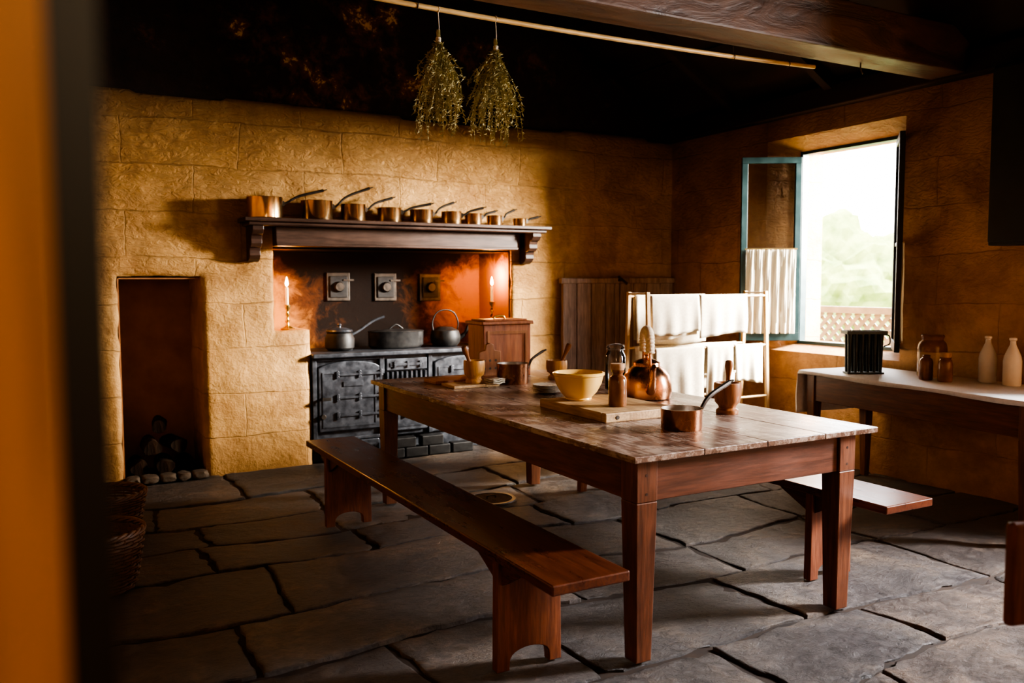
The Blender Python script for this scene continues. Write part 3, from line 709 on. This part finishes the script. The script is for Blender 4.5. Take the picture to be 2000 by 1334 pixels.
vessel('stoneware_jar',(4.83,3.27,Z2),[(0,0),(.038,0),(.042,.006),(.042,.105),(.037,.13),(.03,.14),(.034,.15),(.0,.15)],'stonew','small brown stoneware jar with cork stopper','jar',parts=[('cork_stopper',[(.0,.1505),(.031,.1505),(.035,.178),(0,.18)],'cork')])
for x,y in ((5.03,3.13),(4.99,2.955)):
    vessel('stoneware_bottle',(x,y,Z2),[(0,0),(.046,0),(.05,.006),(.05,.145),(.045,.175),(.028,.215),(.017,.24),(.015,.262),(.021,.268),(.021,.28),(.012,.284),(0,.284)],'white','tall cream white stoneware bottle on side table','bottle',group='cream bottles on the side table')
# ------------------------------------------------------------------ table items
def mortar(loc,r,h,mat,label):
    return vessel('mortar',loc,[(0,0),(r*.78,0),(r*.82,.008),(r*.80,.018),(r*.62,.028),(r*.66,.038),(r*.9,h*.38),(r*.99,h*.6),(r,h*.88),(r*.97,h),(r*.84,h),(r*.8,h*.85),(r*.5,h*.4),(0,h*.33)],mat,label,'mortar')
def pestle(loc,tilt,rz,L,mat,label):
    o=empty('pestle',loc,0);o.rotation_euler=(0,tilt,rz);reg(o,label,'pestle')
    bm=B();lathe(bm,[(0,0),(.018,.004),(.022,.02),(.018,.04),(.011,.07),(.0105,L*.6),(.014,L*.72),(.019,L*.86),(.017,L*.97),(.008,L),(0,L)],20);mk('shaft',bm,mat,o,smooth=True)
    return o
mortar((2.24,4.53,TZ+.0185),.064,.135,'boardz','pale turned wooden mortar on a small board')
pestle((2.235,4.53,TZ+.07),-.42,.3,.19,'brownz','turned wooden pestle leaning in the pale mortar')
mortar((2.86,4.60,TZ),.068,.12,'boardz','pale turned wooden mortar at the far table end')
pestle((2.86,4.60,TZ+.045),.45,-.3,.2,'brownz','turned wooden pestle leaning in the far mortar')
mortar((2.80,2.99,TZ),.064,.145,'brownz','dark turned wooden mortar near the table edge')
pestle((2.80,2.99,TZ+.055),.04,0,.195,'brownz','dark turned pestle standing in the mortar')
bm=B();box(bm,-.15,.15,-.09,.09,0,.018);o=mk('cutting_board',bm,'board',loc=(2.22,4.54,TZ),bevel=.004);reg(o,'small thin wooden board under the mortar','board')
o=saucepan(.098,.125,(2.50,4.53,TZ),.15,(.24,.185),'saucepan','copperd');reg(o,'copper saucepan with iron handle beside pale mortar','saucepan')
o=saucepan(.088,.088,(2.34,2.77,TZ),.12,(.30,.175),'saucepan','copperd',.015);reg(o,'small shallow copper saucepan at the near table end','saucepan')
bm=B()
for k in range(3):
    G=[[bm.verts.new((-.05+.1*i/10,-.04+.08*j/8,.008+k*.011+.003*math.sin(i*.9+k)+.003*math.sin(j*1.2+k))) for i in range(11)] for j in range(9)]
    for j in range(8):
        for i in range(10): bm.faces.new((G[j][i],G[j][i+1],G[j+1][i+1],G[j+1][i]))
o=mk('folded_cloth',bm,'linen',loc=(2.345,4.47,TZ+.014),rot=(0,0,.3),smooth=True,solid=.006);reg(o,'small folded cream cloth lying on the board','cloth')
bm=B();box(bm,-.22,.24,-.09,.09,0,.022);o=mk('serving_board',bm,'boxw',loc=(2.28,4.78,TZ),bevel=.004);reg(o,'flat russet wooden board at the far table end','board')
o=empty('peg_rack',(2.47,4.78,TZ+.0222));reg(o,'upright russet wooden rack board with round holes','rack')
bm=B();prism(bm,[(-.078,0),(.078,0),(.078,.155),(.035,.165),(.028,.20),(0,.212),(-.028,.20),(-.035,.165),(-.078,.155)],'xz',-.012,.012);mk('rack_board',bm,'brownz',o,bevel=.004)
for ix in (-.04,0,.04):
    for iz in (.05,.1):
        bm=B();cyl(bm,(ix,-.0125,iz),(ix,-.0135,iz),.008,12);mk('peg_hole',bm,'ironp',o)
o=empty('wooden_box',(2.66,5.0,TZ));reg(o,'tall russet wooden flour box with moulded lid','box')
bm=B();box(bm,-.175,.175,-.115,.115,0,.34);mk('box_body',bm,'boxw',o,bevel=.005)
bm=B();box(bm,-.19,.19,-.13,.13,.3405,.362);box(bm,-.16,.16,-.10,.10,.3615,.374);mk('box_lid',bm,'boxw',o,bevel=.005)
bm=B();box(bm,-.15,.15,-.121,-.1155,.03,.05);box(bm,-.15,.15,-.121,-.1155,.28,.30);box(bm,-.15,-.13,-.121,-.1155,.05,.28);box(bm,.13,.15,-.121,-.1155,.05,.28);mk('front_moulding',bm,'brownz',o)
bm=B();tube(bm,curve([(-.04,0,.374),(-.03,0,.39),(.03,0,.39),(.04,0,.374)],5),.006,8);mk('lid_handle',bm,'brass',o,smooth=True)
o=empty('chopping_board',(2.345,3.33,TZ),0);reg(o,'thick rectangular wooden chopping board on table','board')
bm=B();box(bm,-.205,.205,-.255,.27,0,.042);mk('board_slab',bm,'board',o,bevel=.005)
bm=B();box(bm,-.205,.205,-.292,-.2555,0,.042);mk('board_end',bm,'board',o,bevel=.005)
for x in (-.14,.14):
    bm=B();cyl(bm,(x,-.2915,.021),(x,-.2945,.021),.009,14);mk('end_bolt',bm,'ironp',o)
ZB=TZ+.0422
vessel('mixing_bowl',(2.29,3.48,ZB),[(0,0),(.062,0),(.066,.006),(.064,.012),(.09,.04),(.112,.08),(.121,.118),(.127,.122),(.128,.132),(.122,.136),(.115,.13),(.105,.08),(.07,.025),(0,.012)],'yellow','large yellow glazed mixing bowl on the chopping board','bowl',40)
vessel('stoneware_bottle',(2.325,3.205,ZB),[(0,0),(.038,0),(.042,.005),(.042,.118),(.036,.135),(.024,.145),(.024,.155),(.030,.158),(.030,.168),(0,.168)],'stonew','brown stoneware bottle with cork on chopping board','bottle',parts=[('cork_stopper',[(0,.1685),(.029,.1685),(.033,.178),(.032,.198),(0,.2)],'cork')])
zz=TZ
for i in range(6):
    bm=B();r=.082-.003*(i%2);lathe(bm,[(0,0),(r*.6,0),(r*.7,.003),(r,.0085),(r,.0105),(r*.7,.0065),(r*.6,.0045),(0,.004)],32)
    o=mk('plate',bm,'plate',loc=(2.46+random.uniform(-.004,.004),4.06+random.uniform(-.004,.004),zz),smooth=True);reg(o,'small patterned cream plate in a stack','plate','stack of small plates');zz+=.0072
o=empty('glass_jar',(2.87,3.98,TZ));reg(o,'clear glass preserving jar with clip lid on table','jar')
bm=B();lathe(bm,[(0,0),(.055,0),(.06,.008),(.06,.19),(.052,.21),(.045,.22),(.045,.235)],28);mk('jar_body',bm,'jar',o,smooth=True)
bm=B();lathe(bm,[(.05,.236),(.052,.24),(.052,.25),(.045,.258),(0,.26)],28);mk('jar_lid',bm,'jar',o,smooth=True)
bm=B();tube(bm,[(.053*math.cos(a),.053*math.sin(a),.232) for a in [2*pi*i/24 for i in range(24)]],.0018,6,True)
tube(bm,curve([(.053,0,.232),(.06,0,.25),(0,0,.264),(-.06,0,.25),(-.053,0,.232)],6),.0018,6);mk('wire_clip',bm,'tin',o)
o=empty('copper_kettle',(2.80,3.60,TZ),math.radians(-118));reg(o,'aged copper kettle with cord wrapped handle','kettle')
bm=B();lathe(bm,[(0,0),(.118,0),(.128,.006),(.133,.03),(.130,.08),(.118,.125),(.095,.155),(.072,.172),(.070,.182)],40);mk('kettle_body',bm,'copperd',o,smooth=True)
bm=B();lathe(bm,[(.074,.1825),(.072,.190),(.045,.205),(.018,.212),(.008,.216),(.008,.224),(.017,.232),(.015,.243),(0,.247)],32);mk('kettle_lid',bm,'copperd',o,smooth=True)
bm=B();p=curve([(.115,0,.055),(.15,0,.07),(.17,0,.12),(.185,0,.17),(.215,0,.19)],8);n=len(p)
tube(bm,p,[.03-.018*i/(n-1) for i in range(n)],14);mk('spout',bm,'copperd',o,smooth=True)
for s in (1,-1):
    bm=B();tube(bm,curve([(s*.10,0,.15),(s*.105,0,.2),(s*.095,0,.25)],5),.007,8);mk('handle_bracket',bm,'copperd',o,smooth=True)
bm=B();p=curve([(.096,0,.245),(.088,0,.315),(.05,0,.352),(0,0,.36),(-.05,0,.352),(-.088,0,.315),(-.096,0,.245)],12);n=len(p)
tube(bm,p,[.024+.0025*math.sin(i*2.2) for i in range(n)],12);mk('cord_handle',bm,'rope',o,smooth=True,label='pale cord wrapped arched handle')
# ------------------------------------------------------------------ clothes airer
o=empty('clothes_airer',(4.38,5.02,0));reg(o,'pale wooden clothes airer standing by the window','clothes airer')
X0,X1=-.56,.60
for yy in (-.11,.11):
    for x in (X0,X1):
        bm=B();frust(bm,(x-.014,x+.014,yy*1.5-.012,yy*1.5+.012),(x-.014,x+.014,yy-.012,yy+.012),0,1.32);mk('post',bm,'pale',o,bevel=.003)
    for z in (1.285,.90,.50):
        y2=yy*(1.5-.5*z/1.32)
        bm=B();cyl(bm,(X0+.015,y2,z),(X1-.015,y2,z),.010,10);mk('rail',bm,'palex',o,smooth=True)
for x in (X0,X1):
    bm=B();box(bm,x-.01,x+.01,-.10,.10,1.30,1.315);mk('hinge_strap',bm,'linen',o)
def drape(x0,x1,yc,zc,lf,lb,seed,label):
    bm=B();nx=22;r=.0125;path=[];nf=12
    for k in range(nf+1): path.append((-r-.0,zc-lf*(1-k/nf),lf*(1-k/nf)))
    for k in range(1,6): a=pi-pi*k/6;path.append((r*math.cos(a),zc+r*math.sin(a),0))
    for k in range(nf+1): path.append((r,zc-lb*k/nf,lb*k/nf))
    G=[]
    for k,(yy,zz_,d) in enumerate(path):
        row=[]
        for i in range(nx+1):
            s=i/nx;x=x0+(x1-x0)*s
            w=(.009*math.sin(s*9+seed)+.006*math.sin(s*21+seed*2))*min(1,d*5)
            yo=w-(.004+abs(.004*math.sin(s*5+seed)))*min(1,d*6) if yy<0 else w+.006*min(1,d*6)
            zo=-.02*math.sin(s*pi*1.0+seed)*min(1,d*3)
            row.append(bm.verts.new((x+.03*math.sin(d*6+seed)*d,yc+yy+yo,zz_+zo)))
        G.append(row)
    for j in range(len(G)-1):
        for i in range(nx): bm.faces.new((G[j][i],G[j][i+1],G[j+1][i+1],G[j+1][i]))
    c=mk('linen_cloth',bm,'linen',smooth=True,solid=-.0015);reg(c,label,'cloth','linen on the clothes airer')
def yr(side,z): return 5.02+side*.11*(1.5-.5*z/1.32)
drape(3.84,4.29,yr(-1,1.285),1.285,.27,.30,1,'white linen cloth draped over the airer top rail')
drape(4.30,4.77,yr(-1,1.285),1.285,.30,.22,2.2,'white linen cloth draped over the airer top rail')
drape(4.36,4.62,yr(-1,.9),.90,.36,.2,3.1,'small white linen cloth hanging on the airer middle rail')
drape(4.64,4.93,yr(-1,.9),.90,.28,.2,4.6,'small white linen cloth hanging on the airer middle rail')
drape(3.87,4.33,yr(-1,.9),.90,.38,.2,5.5,'wide white linen cloth hanging on the airer middle rail')
drape(3.87,4.55,yr(1,1.285),1.285,.35,.33,6.1,'white linen sheet over the rear airer rail')
drape(3.88,4.9,yr(1,.9),.90,.25,.36,7.7,'white linen sheet over the rear airer rail')
# ------------------------------------------------------------------ rod and herbs
o=empty('drying_rod',(2.75,3.7,2.66));reg(o,'long bent cane drying rod hung beneath the beam','rod')
bm=B();tube(bm,curve([(-2.2,.03,.04),(-1.35,.0,.0),(-.4,0,-.008),(.6,0,.0),(1.37,0,.02)],10),.012,10);mk('cane',bm,'cane',o,smooth=True)
for x in (-1.2,.72,1.15):
    bm=B();tube(bm,[(x,.015*math.cos(a)*1.1,(.0 if x<1 else .01)+.017*math.sin(a)) for a in [2*pi*i/14 for i in range(14)]],.0025,6,True);cyl(bm,(x,0,.018),(x,0,.058),.0025,6);mk('iron_hook',bm,'ironp',o)
o=empty('beam_hook',(4.43,3.62,2.72));reg(o,'small dark iron hook under the beam','hook')
bm=B();tube(bm,curve([(0,0,0),(0,0,-.03),(.02,0,-.06),(.045,0,-.04)],6),.004,8);mk('hook_shank',bm,'ironp',o,smooth=True)
for i,(x,L,sp) in enumerate(((1.655,.585,.125),(1.955,.60,.135))):
    random.seed(30+i);zt_=2.655
    o=empty('herb_bunch',(x,3.7,zt_));reg(o,'bunch of dried herbs tied with string hanging from the rod','dried herbs','dried herb bunches')
    bm=B();tube(bm,[(0,.014*math.cos(a),.014*math.sin(a)) for a in [2*pi*k/10 for k in range(10)]],.002,5,True);tube(bm,[(0,0,-.014),(.004,0,-.08),(0,0,-.13)],.002,5)
    for k in range(4): tube(bm,[(.011*math.cos(a),.011*math.sin(a),-.13-.006*k) for a in [2*pi*q/10 for q in range(10)]],.0022,5,True)
    mk('string',bm,'rope',o)
    bm=B()
    for s in range(90):
        a=random.uniform(0,2*pi);rr=sp*math.sqrt(random.random());Ls=L*random.choice((.55,.7,.8,.9,1.0))*random.uniform(.93,1.0)
        top=Vector((random.uniform(-.008,.008),random.uniform(-.008,.008),-.09-random.uniform(0,.03)))
        end=Vector((rr*math.cos(a),rr*math.sin(a)*.8,-Ls))
        ctrl=[top,Vector((top.x*.5+end.x*.08,end.y*.08,-.15)),Vector((end.x*.5,end.y*.5,-.15-(Ls-.15)*.35)),Vector((end.x*.95,end.y*.95,-.15-(Ls-.15)*.7)),end+Vector((random.uniform(-.04,.03),random.uniform(-.02,.02),0))]
        pts=curve(ctrl,4);tube(bm,pts,.0015,3)
        for q in range(56):
            t=random.uniform(.26,1);ix=min(len(pts)-2,int(t*(len(pts)-1)));b=pts[ix].lerp(pts[ix+1],random.random())
            d=Vector((random.uniform(-1,1),random.uniform(-1,1),random.uniform(-1.2,.5))).normalized();l=random.uniform(.010,.026)
            sd=d.cross(Vector((random.random(),random.random(),random.random()))).normalized()*.003
            v=[bm.verts.new(b-sd),bm.verts.new(b+sd),bm.verts.new(b+d*l)];bm.faces.new(v)
    mk('dried_sprigs',bm,'herb',o)
# ------------------------------------------------------------------ drain cover
o=empty('drain_cover',(2.50,4.82,0));reg(o,'round stone drain cover with iron ring in floor','drain cover')
bm=B();lathe(bm,[(0,.004),(.125,.004),(.13,0.0)],40);mk('cover_disc',bm,'rock',o,smooth=False)
bm=B();lathe(bm,[(.135,0),(.136,.006),(.160,.006),(.163,0)],40);mk('rim_ring',bm,'iron',o,smooth=True)
bm=B();tube(bm,curve([(-.03,0,.004),(-.025,0,.02),(.025,0,.02),(.03,0,.004)],5),.004,6);mk('lift_ring',bm,'ironp',o)
# ------------------------------------------------------------------ baskets
def basket(loc,r,h,label,seed):
    random.seed(seed);o=empty('wicker_basket',loc);reg(o,label,'basket','wicker baskets')
    bm=B();ns=26;nr=int(h/.016)
    for k in range(nr):
        z=.01+h*.93*k/nr;R=r*(.78+.22*(k/nr)**.7)
        tube(bm,[((R+.006*math.cos(ns/2*a+pi*(k%2)))*math.cos(a),(R+.006*math.cos(ns/2*a+pi*(k%2)))*math.sin(a),z+.002*math.sin(3*a+k)) for a in [2*pi*i/78 for i in range(78)]],.0072,5,True)
    for k in range(ns):
        a=2*pi*k/ns;tube(bm,[(r*.77*math.cos(a),r*.77*math.sin(a),.004),(r*.9*math.cos(a),r*.9*math.sin(a),h*.4),(r*math.cos(a),r*math.sin(a),h)],.004,5)
    lathe(bm,[(0,.006),(r*.78,.006),(r*.78,.014),(0,.014)],30);mk('woven_wall',bm,'wick',o,smooth=True)
    bm=B()
    for q in range(3):
        tube(bm,[((r+.007*math.cos(9*a+2.1*q))*math.cos(a),(r+.007*math.cos(9*a+2.1*q))*math.sin(a),h+.008*math.sin(9*a+2.1*q)) for a in [2*pi*i/90 for i in range(90)]],.008,6,True)
    mk('braided_rim',bm,'wick',o,smooth=True)
basket((.17,4.27,0),.21,.27,'brown wicker basket standing on the flagstones near the doorway',1)
basket((.26,5.2,0),.22,.23,'brown wicker basket standing near the firewood niche',2)
# ------------------------------------------------------------------ near chair
o=empty('wooden_chair',(1.955,.80,0),math.radians(-15));reg(o,'red brown wooden chair with broad crest rail','chair')
for x,y in ((-.15,-.18),(.15,-.18)):
    bm=B();frust(bm,(x-.018,x+.018,y-.018,y+.018),(x-.022,x+.022,y-.022,y+.022),0,.43);mk('leg',bm,'tablez',o)
bm=B();box(bm,-.20,.20,-.22,.22,.431,.46);mk('seat',bm,'bench',o,bevel=.006)
for x in (-.13,.13):
    bm=B();box(bm,x-.018,x+.018,.17,.206,0,.4305);mk('leg',bm,'tablez',o)
    bm=B();box(bm,x-.018,x+.018,.17,.206,.4605,.93);mk('back_post',bm,'tablez',o)
bm=B();box(bm,-.27,.27,.145,.1695,.68,.90);mk('crest_rail',bm,'benchz',o,bevel=.01)
# ------------------------------------------------------------------ camera
f,yaw,pit,rol=1666.3,.5038,.0702,-.0031
F=Vector((math.sin(yaw),math.cos(yaw),0));R=Vector((math.cos(yaw),-math.sin(yaw),0));Zv=Vector((0,0,1))
fw=F*math.cos(pit)-Zv*math.sin(pit);up=F*math.sin(pit)+Zv*math.cos(pit)
r=R*math.cos(rol)+up*math.sin(rol);u=-R*math.sin(rol)+up*math.cos(rol)
cd=bpy.data.cameras.new('camera');cam=bpy.data.objects.new('camera',cd);COL.objects.link(cam);S.camera=cam
m=Matrix((r,u,-fw)).transposed().to_4x4();m.translation=Vector((0,0,1.4));cam.matrix_world=m
cd.sensor_width=36;cd.lens=f/2000*36;cd.clip_start=.02;cd.clip_end=200
cd.dof.use_dof=True;cd.dof.focus_distance=3.8;cd.dof.aperture_fstop=2.8
# ------------------------------------------------------------------ lights
def area(name,loc,target,sx,sy,e,col):
    l=bpy.data.lights.new(name,'AREA');l.shape='RECTANGLE';l.size=sx;l.size_y=sy;l.energy=e;l.color=col
    o=bpy.data.objects.new(name,l);COL.objects.link(o);o.location=loc
    o.rotation_euler=(Vector(target)-Vector(loc)).to_track_quat('-Z','Y').to_euler();return o
area('daylight_window',(8.0,3.0,2.8),(4.6,5.0,1.3),1.3,1.3,3800,(1,.95,.86))
area('daylight_near_window',(6.3,1.2,2.1),(2.0,4.4,1.2),.55,1.0,580,(.98,.97,1))
area('doorway_fill',(.5,-1.2,2.2),(.0,.34,1.4),.5,.5,15,(1,.78,.5))  # unseen warm fill added behind the camera to light the door frame
wd=bpy.data.worlds.new('sky');S.world=wd;wd.use_nodes=True
bg=wd.node_tree.nodes['Background'];bg.inputs[0].default_value=(.97,.98,1,1);bg.inputs[1].default_value=12.0
S.view_settings.view_transform='AgX'
try: S.view_settings.look='AgX - High Contrast'
except Exception: pass
S.view_settings.exposure=0.2
